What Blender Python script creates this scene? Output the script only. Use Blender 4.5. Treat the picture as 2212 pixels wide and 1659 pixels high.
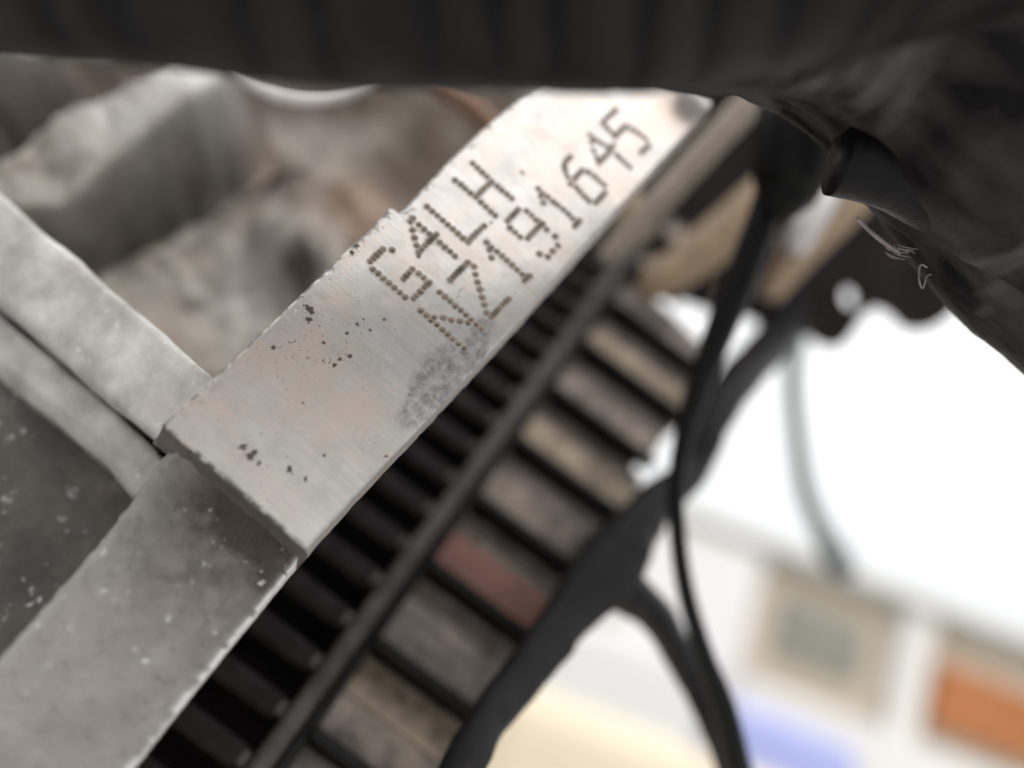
import bpy, bmesh, math, random
import numpy as np
from mathutils import Vector, Matrix
random.seed(4); RNG = np.random.default_rng(7)
for o in list(bpy.data.objects): bpy.data.objects.remove(o)
S = bpy.context.scene; COL = S.collection

# ------------------------------------------------------------------ camera
W, H, F = 2212.0, 1659.0, 1658.0           # photo seen at 2212x1659, focal length in those pixels
pitch, roll = math.radians(18), math.radians(21.1)
fw = Vector((0, math.cos(pitch), math.sin(pitch)))
u0 = Vector((0, -math.sin(pitch), math.cos(pitch))); r0 = Vector((1, 0, 0))
R_ = math.cos(roll)*r0 + math.sin(roll)*u0
U_ = -math.sin(roll)*r0 + math.cos(roll)*u0
CAMP = Vector((0, 0, 1.0))
cd = bpy.data.cameras.new('camera'); cam = bpy.data.objects.new('camera', cd); COL.objects.link(cam)
m = Matrix((R_, U_, -fw)).transposed().to_4x4(); m.translation = CAMP
cam.matrix_world = m
cd.sensor_width = 36; cd.lens = 36*F/W; cd.clip_start = .005; cd.clip_end = 2000
cd.dof.use_dof = True; cd.dof.focus_distance = .0968; cd.dof.aperture_fstop = 4.9
cd.dof.aperture_blades = 0
S.camera = cam
# ------------------------------------------------------------------ world, sun, exposure
def cam2w(x, y, z): return R_*x + U_*y - fw*z          # x right, y up, z towards the viewer
sund = cam2w(.47, .74, .48).normalized()               # towards the (veiled) sun, behind the photographer
elev = math.asin(sund.z); azim = math.atan2(sund.x, sund.y)
w = bpy.data.worlds.new('World'); S.world = w; w.use_nodes = True
nt = w.node_tree; bg = nt.nodes['Background']
sky = nt.nodes.new('ShaderNodeTexSky'); sky.sky_type = 'NISHITA'; sky.sun_disc = False
sky.sun_elevation = max(elev, math.radians(24)); sky.sun_rotation = azim
sky.air_density = 1.0; sky.dust_density = 6.0; sky.ozone_density = 1.0
ov = nt.nodes.new('ShaderNodeMix'); ov.data_type = 'RGBA'; ov.inputs[0].default_value = .88   # bright overcast over the clear sky
nt.links.new(sky.outputs[0], ov.inputs[6]); tcw = nt.nodes.new('ShaderNodeTexCoord'); sx_ = nt.nodes.new('ShaderNodeSeparateXYZ'); nt.links.new(tcw.outputs['Generated'], sx_.inputs[0])
mr_ = nt.nodes.new('ShaderNodeMapRange'); nt.links.new(sx_.outputs['Z'], mr_.inputs['Value']); mr_.inputs['To Min'].default_value = 1/3; mr_.inputs['To Max'].default_value = 1
vm_ = nt.nodes.new('ShaderNodeVectorMath'); vm_.operation = 'SCALE'; vm_.inputs[0].default_value = (17.6, 17.5, 17.4); nt.links.new(mr_.outputs[0], vm_.inputs['Scale'])
nt.links.new(vm_.outputs[0], ov.inputs[7])
nt.links.new(ov.outputs[2], bg.inputs[0]); bg.inputs[1].default_value = .15
sl = bpy.data.lights.new('sun', 'SUN'); so = bpy.data.objects.new('sun', sl); COL.objects.link(so)
sl.energy = .75; sl.angle = math.radians(11); sl.color = (1, .95, .89)
so.rotation_euler = sund.to_track_quat('Z', 'Y').to_euler()
vs = S.view_settings; vs.view_transform = 'Standard'; vs.look = 'None'; vs.exposure = -0.2; vs.gamma = 1
S.render.resolution_x = 1024; S.render.resolution_y = 768

# ------------------------------------------------------------------ helpers: points
MM = .001
def P(u, v, d):                                        # photo pixel at a depth in mm -> world point
    return CAMP + (R_*((u-W/2)/F*d) + U_*(-(v-H/2)/F*d) + fw*d)*MM
def ray(u, v): return (R_*((u-W/2)/F) + U_*(-(v-H/2)/F) + fw)
def frame(org, X, Y):
    X = X.normalized(); Y = (Y - X*Y.dot(X)).normalized(); Z = X.cross(Y)
    M = Matrix((X, Y, Z)).transposed().to_4x4(); M.translation = org; return M
def hit(M, u, v, h=0.0):                               # pixel onto the plane z = h (mm) of a frame, local mm
    Mi = M.inverted(); o = Mi @ CAMP; d = Mi.to_3x3() @ ray(u, v)
    k = (h*MM - o.z)/d.z; p = o + d*k
    return Vector((p.x*1000, p.y*1000, h))
# frame of the machined pad: x across, y along (receding), z out of it
d1 = cam2w(2470, 2817, -1658).normalized()
d2c = cam2w(310, -270, 0).normalized()
PADM = frame(P(350, 915, 88), (d2c - d1*d2c.dot(d1)), d1)

# ------------------------------------------------------------------ helpers: objects
def tag(o, label=None, cat=None, group=None, kind=None):
    if label: o['label'] = label
    if cat: o['category'] = cat
    if group: o['group'] = group
    if kind: o['kind'] = kind
    return o
def empty(name, M):
    o = bpy.data.objects.new(name, None); COL.objects.link(o); o.matrix_world = M; o.empty_display_size = .01; return o
def link(name, me, mat, parent=None, M=None):
    o = bpy.data.objects.new(name, me); COL.objects.link(o)
    if mat and not me.materials: me.materials.append(mat)
    if parent: o.parent = parent
    elif M is not None: o.matrix_world = M
    return o
def mesh(name, V, Fc, smooth=True):
    me = bpy.data.meshes.new(name); me.from_pydata([tuple(v) for v in V], [], Fc); me.validate(); me.update()
    bm = bmesh.new(); bm.from_mesh(me); bmesh.ops.recalc_face_normals(bm, faces=bm.faces); bm.to_mesh(me); bm.free()
    if smooth: me.polygons.foreach_set('use_smooth', [True]*len(me.polygons))
    return me
def bev(o, w, seg=2, ang=30):
    b = o.modifiers.new('bevel', 'BEVEL'); b.width = w*MM; b.segments = seg; b.limit_method = 'ANGLE'; b.angle_limit = math.radians(ang)
    b.harden_normals = False; return o
def flatmesh(me): me.polygons.foreach_set('use_smooth', [False]*len(me.polygons)); return me
def box(name, c, s, mat, parent=None, bw=0, rot=None, seg=2):   # centre, size in mm, in the parent's frame
    V = [(c[0]+i*s[0]/2, c[1]+j*s[1]/2, c[2]+k*s[2]/2) for i in (-1, 1) for j in (-1, 1) for k in (-1, 1)]
    V = [Vector(v)*MM for v in V]
    if rot is not None: V = [Vector(c)*MM + rot @ (v-Vector(c)*MM) for v in V]
    me = mesh(name, V, [(0, 1, 3, 2), (4, 6, 7, 5), (0, 4, 5, 1), (2, 3, 7, 6), (0, 2, 6, 4), (1, 5, 7, 3)], False)
    o = link(name, me, mat, parent)
    if bw: bev(o, bw, seg)
    return o
def prism(name, top, bot, mat, parent=None, bw=0, seg=3, sub=0):   # two matching loops in mm, local
    n = len(top); V = [Vector(p)*MM for p in top]+[Vector(p)*MM for p in bot]
    Fc = [tuple(range(n)), tuple(range(2*n-1, n-1, -1))]+[(i, n+i, n+(i+1) % n, (i+1) % n) for i in range(n)]
    o = link(name, mesh(name, V, Fc, False), mat, parent)
    if bw: bev(o, bw, seg)
    return o
def slab(name, px, h, h0, mat, M, parent, bw=.8, seg=3):        # outline seen in the photo at height h, solid down to h0
    top = [hit(M, u, v, (h if not callable(h) else h(u, v))) for u, v in px]; bot = [Vector((p.x, p.y, h0)) for p in top]
    return prism(name, top, bot, mat, parent, bw, seg)
def cat(pts, n):                                        # Catmull-Rom through tuples
    A = np.array(pts, float); A = np.vstack([2*A[0]-A[1], A, 2*A[-1]-A[-2]]); out = []
    for i in range(1, len(A)-2):
        p0, p1, p2, p3 = A[i-1:i+3]
        for t in np.linspace(0, 1, n, endpoint=False):
            out.append(.5*((2*p1)+(-p0+p2)*t+(2*p0-5*p1+4*p2-p3)*t*t+(-p0+3*p1-3*p2+p3)*t**3))
    out.append(A[-2]); return np.array(out)
def tube_mesh(name, pts, rad, n=24, org=Vector((0, 0, 0)), fn=None, flat=1.0):
    # pts world vectors, rad metres; fn(i, ang) -> radius multiplier
    V, Fc = [], []; N = len(pts); prev = None
    for i in range(N):
        t = (pts[min(i+1, N-1)]-pts[max(i-1, 0)]).normalized()
        if prev is None: a = t.orthogonal().normalized()
        else: a = (prev - t*prev.dot(t)).normalized()
        prev = a; b = t.cross(a)
        for k in range(n):
            an = 2*math.pi*k/n; r = rad[i]*(fn(i, an) if fn else 1)
            V.append(pts[i]-org + (a*math.cos(an) + b*math.sin(an)*flat)*r)
    for i in range(N-1):
        for k in range(n):
            Fc.append((i*n+k, i*n+(k+1) % n, (i+1)*n+(k+1) % n, (i+1)*n+k))
    Fc += [tuple(range(n-1, -1, -1)), tuple(range((N-1)*n, N*n))]
    return mesh(name, V, Fc)
def rough_skin(seed, am):
    nz = fbm(np.arange(400)[:, None]*.16+seed, np.abs(np.arange(24)-12)[None, :]*.35+seed*0, seed)
    rg = vnoise(np.arange(400)*.55, np.zeros(400)+seed, seed)
    return lambda i, an: 1+am*(nz[i % 400, int(round(an/(2*math.pi)*24)) % 24]-.5)*2+am*.5*(rg[i % 400]-.5)
def pix_tube(name, path, mat, parent=None, sub=8, n=24, fn=None, org=None):   # path of (u, v, depth mm, radius mm)
    A = cat(path, sub); pts = [P(a[0], a[1], a[2]) for a in A]; rad = [a[3]*MM for a in A]
    if parent is not None: org = parent.matrix_world.translation
    elif org is None: org = pts[0].copy()
    me = tube_mesh(name, pts, rad, n, org, fn)
    return link(name, me, mat, parent, Matrix.Translation(org))
# value noise
def vnoise(x, y, seed=0):
    xi = np.floor(x).astype(np.int64); yi = np.floor(y).astype(np.int64); fx = x-xi; fy = y-yi
    fx = fx*fx*(3-2*fx); fy = fy*fy*(3-2*fy)
    def hsh(a, b):
        n = (a*374761393 + b*668265263 + seed*1442695041) & 0xffffffff
        n = ((n ^ (n >> 13))*1274126177) & 0xffffffff
        return ((n ^ (n >> 16)) & 0xffff)/65535.0
    return (hsh(xi, yi)*(1-fx)+hsh(xi+1, yi)*fx)*(1-fy) + (hsh(xi, yi+1)*(1-fx)+hsh(xi+1, yi+1)*fx)*fy
def fbm(x, y, seed=0, oc=4):
    s = 0; a = .5
    for i in range(oc): s = s + a*vnoise(x*2**i+17.3*i, y*2**i-9.1*i, seed+i); a *= .5
    return s/(1-.5**oc)
def sst(a, b, x): t = np.clip((x-a)/(b-a), 0, 1); return t*t*(3-2*t)

# ------------------------------------------------------------------ materials
def mat(name, base=(.5, .5, .5), rough=.5, metal=0., spec=.5):
    m = bpy.data.materials.new(name); m.use_nodes = True; b = m.node_tree.nodes['Principled BSDF']
    b.inputs['Base Color'].default_value = (*base, 1); b.inputs['Roughness'].default_value = rough
    b.inputs['Metallic'].default_value = metal; b.inputs['Specular IOR Level'].default_value = spec
    return m, m.node_tree, b
def nd(t, typ, **k):
    n = t.nodes.new(typ)
    for a, v in k.items():
        if a.startswith('i_'): n.inputs[a[2:].replace('_', ' ')].default_value = v
        else: setattr(n, a, v)
    return n
def mixc(t, fac, a, b):
    n = t.nodes.new('ShaderNodeMix'); n.data_type = 'RGBA'
    for s, v in ((0, fac), (6, a), (7, b)):
        if hasattr(v, 'links'): t.links.new(v, n.inputs[s])
        else: n.inputs[s].default_value = v if s == 0 else (*v, 1)
    return n.outputs[2]
def ramp(t, src, p):
    n = t.nodes.new('ShaderNodeValToRGB'); t.links.new(src, n.inputs[0]); e = n.color_ramp.elements
    e[0].position, e[1].position = p[0][0], p[-1][0]; e[0].color = (*[p[0][1]]*3, 1); e[1].color = (*[p[-1][1]]*3, 1)
    for q in p[1:-1]: x = e.new(q[0]); x.color = (*[q[1]]*3, 1)
    return n.outputs[0]
def coords(t, scale=1000., stretch=(1, 1, 1), rotz=0):
    tc = t.nodes.new('ShaderNodeTexCoord'); mp = t.nodes.new('ShaderNodeMapping')
    mp.inputs['Scale'].default_value = [scale*s for s in stretch]; mp.inputs['Rotation'].default_value = (0, 0, rotz)
    t.links.new(tc.outputs['Object'], mp.inputs[0]); return mp.outputs[0]
def noise(t, vec, sc, det=5, rg=.6):
    n = nd(t, 'ShaderNodeTexNoise'); n.inputs['Scale'].default_value = sc; n.inputs['Detail'].default_value = det
    n.inputs['Roughness'].default_value = rg; t.links.new(vec, n.inputs['Vector']); return n.outputs[0]
def bump(t, b, src, dist, strength=1., prev=None):
    n = nd(t, 'ShaderNodeBump'); n.inputs['Distance'].default_value = dist; n.inputs['Strength'].default_value = strength
    t.links.new(src, n.inputs['Height'])
    if prev: t.links.new(prev, n.inputs['Normal'])
    t.links.new(n.outputs[0], b.inputs['Normal']); return n.outputs[0]
def simple(name, base, rough=.5, metal=0., var=.25, sc=.4, bd=.15*MM, bsc=1.5, unit=1000., spec=.5):
    m, t, b = mat(name, base, rough, metal, spec); v = coords(t, unit)
    f = ramp(t, noise(t, v, sc), [(.3, 0), (.7, 1)])
    lo = tuple(c*(1-var) for c in base); hi = tuple(min(c*(1+var), .95) for c in base)
    t.links.new(mixc(t, f, lo, hi), b.inputs['Base Color'])
    if bd: bump(t, b, noise(t, v, bsc, 6), bd)
    return m

def cast_mat(name, base, specks=.5, grain=1.0, dirt=.4, con=.25):
    m, t, b = mat(name, base, .5, .5); v = coords(t)
    f = ramp(t, noise(t, v, .13, 5, .55), [(.34, 0), (.66, 1)])
    c = mixc(t, f, tuple(x*(1-con) for x in base), tuple(min(x*(1+con), .9) for x in base))
    d = ramp(t, noise(t, v, .075, 6, .65), [(.48, 0), (.68, dirt)])
    c = mixc(t, d, c, (.20, .165, .13))
    a = nd(t, 'ShaderNodeAttribute'); a.attribute_name = 'oil_shade'
    c = mixc(t, a.outputs['Fac'], c, (.06, .043, .031))  # oil grime, with shade painted into the same mask
    ru = nd(t, 'ShaderNodeAttribute'); ru.attribute_name = 'rust'; c = mixc(t, ru.outputs['Fac'], c, (.24, .165, .12))
    w_ = ramp(t, noise(t, v, .45, 9, .7), [(.61, 0), (.67, specks)])
    c = mixc(t, w_, c, (.74, .74, .73))
    e = nd(t, 'ShaderNodeAttribute'); e.attribute_name = 'highlight'; c = mixc(t, e.outputs['Fac'], c, (.88, .88, .87))  # pale mask: highlights put into the colour
    k = ramp(t, noise(t, v, 1.5, 7, .74), [(.66, 0), (.73, .6)])
    c = mixc(t, k, c, (.12, .10, .085))
    t.links.new(c, b.inputs['Base Color'])
    t.links.new(ramp(t, noise(t, v, .9, 4, .6), [(.3, .38), (.7, .6)]), b.inputs['Roughness'])
    p = bump(t, b, noise(t, v, 3.0, 6, .7), .16*MM*grain)
    bump(t, b, noise(t, v, .35, 3, .5), .35*MM*grain, .6, p)
    return m
CAST = cast_mat('cast_aluminium', (.42, .41, .39), .6, 1.0)
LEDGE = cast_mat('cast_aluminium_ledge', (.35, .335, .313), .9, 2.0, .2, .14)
CASTB = cast_mat('cast_aluminium_bright', (.55, .54, .52), .85, 1.1, .3, .26)
CASTD = cast_mat('cast_aluminium_dark', (.085, .08, .072), .75, 1.3, .7)  # darker cast aluminium for the pocket floor
BLACK = simple('black_plastic', (.005, .005, .0055), .45, 0, .4, .3, .12*MM, 1.2, spec=.15)
RUB = simple('black_rubber', (.007, .0065, .0075), .5, 0, .4, .2, .1*MM, 1.5, spec=.2)
TAN = simple('tan_hose', (.27, .195, .125), .5, 0, .25, .15)
GREYP = simple('grey_beige_pipe', (.24, .20, .16), .42, .2, .25, .12)
DARK = simple('dark_engine_bay', (.015, .0115, .012), .75, 0, .5, .04, spec=.08)
BROWNF = simple('brown_black_flap', (.03, .025, .026), .65, 0, .4, .1)

# the machined face
def pad_material():
    m, t, b = mat('machined_aluminium', (.7, .7, .7), .42, .62); v = coords(t)
    def at(n): a = nd(t, 'ShaderNodeAttribute'); a.attribute_name = n; return a.outputs['Fac']
    g = ramp(t, noise(t, v, .25, 5, .6), [(.3, 0), (.7, 1)])
    c = mixc(t, g, (.45, .443, .433), (.575, .57, .562))
    st1 = ramp(t, noise(t, coords(t, 1000, (.10, 2.2, 1), .42), .9, 6, .65), [(.38, 0), (.64, .4)])
    c = mixc(t, st1, c, (.385, .38, .385))
    c = mixc(t, at('warm'), c, (.57, .48, .425))
    bn = ramp(t, noise(t, v, .75, 9, .7), [(.36, 0), (.66, 1)])
    c = mixc(t, at('burnish'), c, mixc(t, bn, (.13, .13, .15), (.50, .49, .48)))
    c = mixc(t, at('dimple'), c, (.40, .345, .295))
    c = mixc(t, at('pit'), c, (.055, .043, .034))  # pits and dirt, with shade painted into the same mask
    t.links.new(c, b.inputs['Base Color'])
    # milling arcs: rings about a far centre
    tc = nd(t, 'ShaderNodeTexCoord'); mp = nd(t, 'ShaderNodeMapping'); mp.inputs['Scale'].default_value = (1000,)*3
    mp.inputs['Location'].default_value = (20, -62, 0); t.links.new(tc.outputs['Object'], mp.inputs[0])
    wv = nd(t, 'ShaderNodeTexWave'); wv.wave_type = 'RINGS'; wv.rings_direction = 'Z'
    wv.inputs['Scale'].default_value = .95; wv.inputs['Distortion'].default_value = 3.5; wv.inputs['Detail'].default_value = 3
    wv.inputs['Detail Scale'].default_value = .6
    t.links.new(mp.outputs[0], wv.inputs[0])
    vs_ = coords(t, 1000, (.18, 3.2, 1), .5)
    n1 = noise(t, vs_, 1.6, 5, .7)
    vs2 = coords(t, 1000, (.12, 3.0, 1), -.45)
    n2 = noise(t, vs2, 1.8, 5, .7)
    p = bump(t, b, n1, .03*MM, .8)
    p = bump(t, b, n2, .022*MM, .7, p)
    p = bump(t, b, noise(t, v, 4, 4, .6), .018*MM, 1, p)
    rr = ramp(t, n1, [(.3, .42), (.7, .58)])
    mr = nd(t, 'ShaderNodeMix'); t.links.new(at('dimple'), mr.inputs[0]); t.links.new(rr, mr.inputs[2]); mr.inputs[3].default_value = .25
    t.links.new(mr.outputs[0], b.inputs['Roughness'])
    mm_ = nd(t, 'ShaderNodeMix'); t.links.new(at('dimple'), mm_.inputs[0]); mm_.inputs[2].default_value = .78; mm_.inputs[3].default_value = .45
    mp_ = nd(t, 'ShaderNodeMix'); t.links.new(at('pit'), mp_.inputs[0]); t.links.new(mm_.outputs[0], mp_.inputs[2]); mp_.inputs[3].default_value = 0
    t.links.new(mp_.outputs[0], b.inputs['Metallic'])
    b.inputs['Specular IOR Level'].default_value = .3
    return m
PADMAT = pad_material()

# ------------------------------------------------------------------ the ground and far setting
gm = simple('pale_concrete', (.46, .45, .43), .85, 0, .15, .8, .004, 4, 1.0)
g = mesh('ground', [(-900, -900, 0), (900, -900, 0), (900, 900, 0), (-900, 900, 0)], [(0, 1, 2, 3)], False)
tag(link('ground', g, gm), kind='structure')
def at_y(u, v, Y): d = ray(u, v); return CAMP + d*((Y-CAMP.y)/d.y)
def at_g(u, v, z=0.): d = ray(u, v); return CAMP + d*((z-CAMP.z)/d.z)
YB = 13.0
zr = at_y(1846, 1255, YB).z
xs = {k: at_y(u, v, YB).x for k, (u, v) in dict(l=(1400, 1200), w0=(1480, 1300), w1=(1640, 1350), g0=(1678, 1370), g1=(1852, 1410), p0=(1905, 1500), p1=(1985, 1500), o0=(1998, 1540)).items()}
def far_box(name, x0, x1, y0, y1, z0, z1, mt, par, bw=0):
    o_ = par.matrix_world.translation
    c = ((x0+x1)/2-o_.x, (y0+y1)/2-o_.y, (z0+z1)/2-o_.z)
    return box(name, [q*1000 for q in c], [(x1-x0)*1000, (y1-y0)*1000, (z1-z0)*1000], mt, par, bw)
bld = empty('workshop_building', Matrix.Translation((xs['l'], YB, 0)))
tag(bld, 'long low pale workshop building with an orange shutter and grey roof edge, far behind', 'building')
WHITE = simple('white_paint', (.74, .73, .71), .7, 0, .06, .3, .003, 6, 1.0)
BEIGE = simple('beige_plaster', (.56, .49, .40), .8, 0, .12, .5, .003, 6, 1.0)
ORNG = simple('orange_paint', (.42, .15, .042), .5, 0, .12, .4, 0, 1, 1.0)
ROOFG = simple('grey_roof_sheet', (.25, .25, .21), .6, .2, .15, .6, 0, 1, 1.0)
PANE = simple('pale_blue_pane', (.40, .62, .68), .4, 0, .05, .3, 0, 1, 1.0, spec=.2)
X1 = xs['o0']+12
far_box('wall', xs['l'], X1, YB, YB+9, 0, zr-.2, BEIGE, bld)
far_box('roof', xs['l']-.4, X1+.5, YB-.35, YB+9.5, zr-.2, zr, ROOFG, bld)
far_box('white_bay', xs['l']-.2, xs['w1']-.3, YB-.30, YB-.002, 0, zr-.21, WHITE, bld)
zg0, zg1 = at_y(1770, 1440, YB).z, at_y(1770, 1325, YB).z
wf = far_box('window', xs['g0']-.05, xs['g1']+.05, YB-.10, YB-.003, zg0-.05, zg1+.05, ROOFG, bld)
far_box('pane', xs['g0'], xs['g1'], YB-.16, YB-.102, zg0, zg1, PANE, wf).location = (0, 0, 0)
zs = at_y(1860, 1560, YB).z
far_box('low_wall', xs['w1']-.3, X1, YB-.62, YB-.33, 0, zs, WHITE, bld, 20)
x = xs['p0']
for i in range(4): far_box('pillar', x, x+.5, YB-.32, YB-.02, zs*.0, zr-.202, WHITE, bld); x += 3.8
zo0, zo1 = at_y(2005, 1565, YB).z, at_y(2042, 1435, YB).z
far_box('orange_shutter', xs['o0'], xs['o0']+2.4, YB-.22, YB-.002, zo0, zo1, ORNG, bld)
far_box('orange_shutter', xs['o0']+3.8, xs['o0']+6.2, YB-.22, YB-.002, zo0, zo1, ORNG, bld)
# ---- parked cars: lofted body, glasshouse, wheels
GLASS = simple('dark_car_glass', (.05, .06, .07), .08, 0, .1, .5, 0, 1, 1.0)
TYRE = simple('tyre_rubber', (.02, .02, .02), .8, 0, .2, 9, 0, 1, 1.0)
RIM = simple('wheel_rim', (.5, .5, .52), .3, .8, .1, 9, 0, 1, 1.0)
LAMP = simple('headlamp_glass', (.8, .8, .8), .1, 0, .05, 9, 0, 1, 1.0)
def van(label, loc_, yaw, paint, L=4.0, Wd=1.7, Ht=1.6):
    M = Matrix.Translation(loc_) @ Matrix.Rotation(yaw, 4, 'Z'); e = empty('parked_van', M); tag(e, label, 'van', 'vans parked behind the engine bay')
    b = [(-.5, .30, Ht-.16), (-.49, .29, Ht-.08), (-.46, .28, Ht-.01), (-.3, .27, Ht), (.1, .27, Ht), (.22, .27, Ht-.04), (.36, .27, .98), (.47, .28, .82), (.5, .30, .6)]
    V, Fc = [], []
    for fx, zb, zt in b:
        ww = Wd/2*(1-.9*max(0, abs(fx)-.40)**1.4); x = fx*L
        V += [(x, -ww*.94, zb), (x, -ww, .55*(zb+zt)*.9), (x, -ww*.93, zt-.05), (x, -ww*.84, zt), (x, ww*.84, zt), (x, ww*.93, zt-.05), (x, ww, .55*(zb+zt)*.9), (x, ww*.94, zb)]
    for i in range(len(b)-1):
        for k in range(8): Fc.append((i*8+k, i*8+(k+1) % 8, (i+1)*8+(k+1) % 8, (i+1)*8+k))
    Fc += [tuple(range(8)), tuple(range((len(b)-1)*8, len(b)*8))]
    o = link('body', mesh('body', V, Fc), paint, e); sb = o.modifiers.new('sub', 'SUBSURF'); sb.levels = sb.render_levels = 2
    def blk_(nm, c, sz, mt): return box(nm, [q*1000 for q in c], [q*1000 for q in sz], mt, e, 12)
    for sg in (-1, 1):
        blk_('side_window', (.02*L, sg*Wd*.478, Ht-.36), (.26*L, .05, .30), GLASS)
        blk_('headlight', (.485*L, sg*Wd*.36, .72), (.08, .3, .14), LAMP)
    blk_('bumper', (-.505*L, 0, .42), (.10, Wd*.92, .2), BLACK)
    for fx in (-.31, .31):
        for sg in (-1, 1):
            def disc(nm, r, y0, y1, mt, p):
                n = 28; V = [(fx*L+r*math.cos(2*math.pi*i/n), y, .31+r*math.sin(2*math.pi*i/n)) for y in (y0, y1) for i in range(n)]
                return link(nm, mesh(nm, V, [tuple(range(n)), tuple(range(2*n-1, n-1, -1))]+[(i, n+i, n+(i+1) % n, (i+1) % n) for i in range(n)], False), mt, p)
            wl_ = disc('wheel', .31, sg*(Wd/2-.2), sg*(Wd/2-.0), TYRE, e); disc('rim', .2, sg*(Wd/2-.05), sg*(Wd/2+.012), RIM, wl_)
    return e
REDP = simple('red_lamp', (.4, .02, .02), .2, 0, .1, 3, 0, 1, 1.0)
def paint(n, c): return simple(n, c, .28, 0, .04, .3, 0, 1, 1.0)
q = at_y(1735, 1590, 9); van('small blue van seen from behind in front of the pale building', (q.x, 9+2.1, 0), math.radians(90), paint('blue_van_paint', (.36, .41, .74)), Ht=at_y(1730, 1560, 9).z)
q = at_y(1345, 1500, 8); van('white van seen from behind between the arms of the branched black hose', (q.x, 8+1.9, 0), math.radians(90), paint('white_van_paint', (.66, .67, .67)), Ht=at_y(1330, 1345, 8).z)
zc = at_y(1200, 1512, 2.0).z; q = at_y(1078, 1560, 2.0)
crm_box = empty('cream_box', Matrix.Translation((q.x+.75, 2.35, 0)))  # plain box for an unidentified cream object
tag(crm_box, 'cream box with a rounded top corner standing low at the bottom edge', 'cabinet')  # the object itself is unidentified
CRM = simple('cream_paint', (.66, .58, .44), .5, 0, .05, 2, 0, 1, 1.0)
box('body', (0, 0, zc*500+40), (1500, 700, zc*1000-80), CRM, crm_box, 70, None, 5)
for sx in (-1, 1):
    for sy in (-1, 1): box('foot', (sx*600, sy*240, 20), (80, 80, 40), BLACK, crm_box, 6)
box('door', (-370, -353, zc*500+30), (690, 12, zc*1000-220), CRM, crm_box, 5); box('door', (370, -353, zc*500+30), (690, 12, zc*1000-220), CRM, crm_box, 5)  # two thin plates on the front of the box


# ------------------------------------------------------------------ engine block
blk = empty('engine_block', PADM)
tag(blk, 'grey cast aluminium engine block with a machined pad bearing a dotted serial number', 'engine block')
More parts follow.
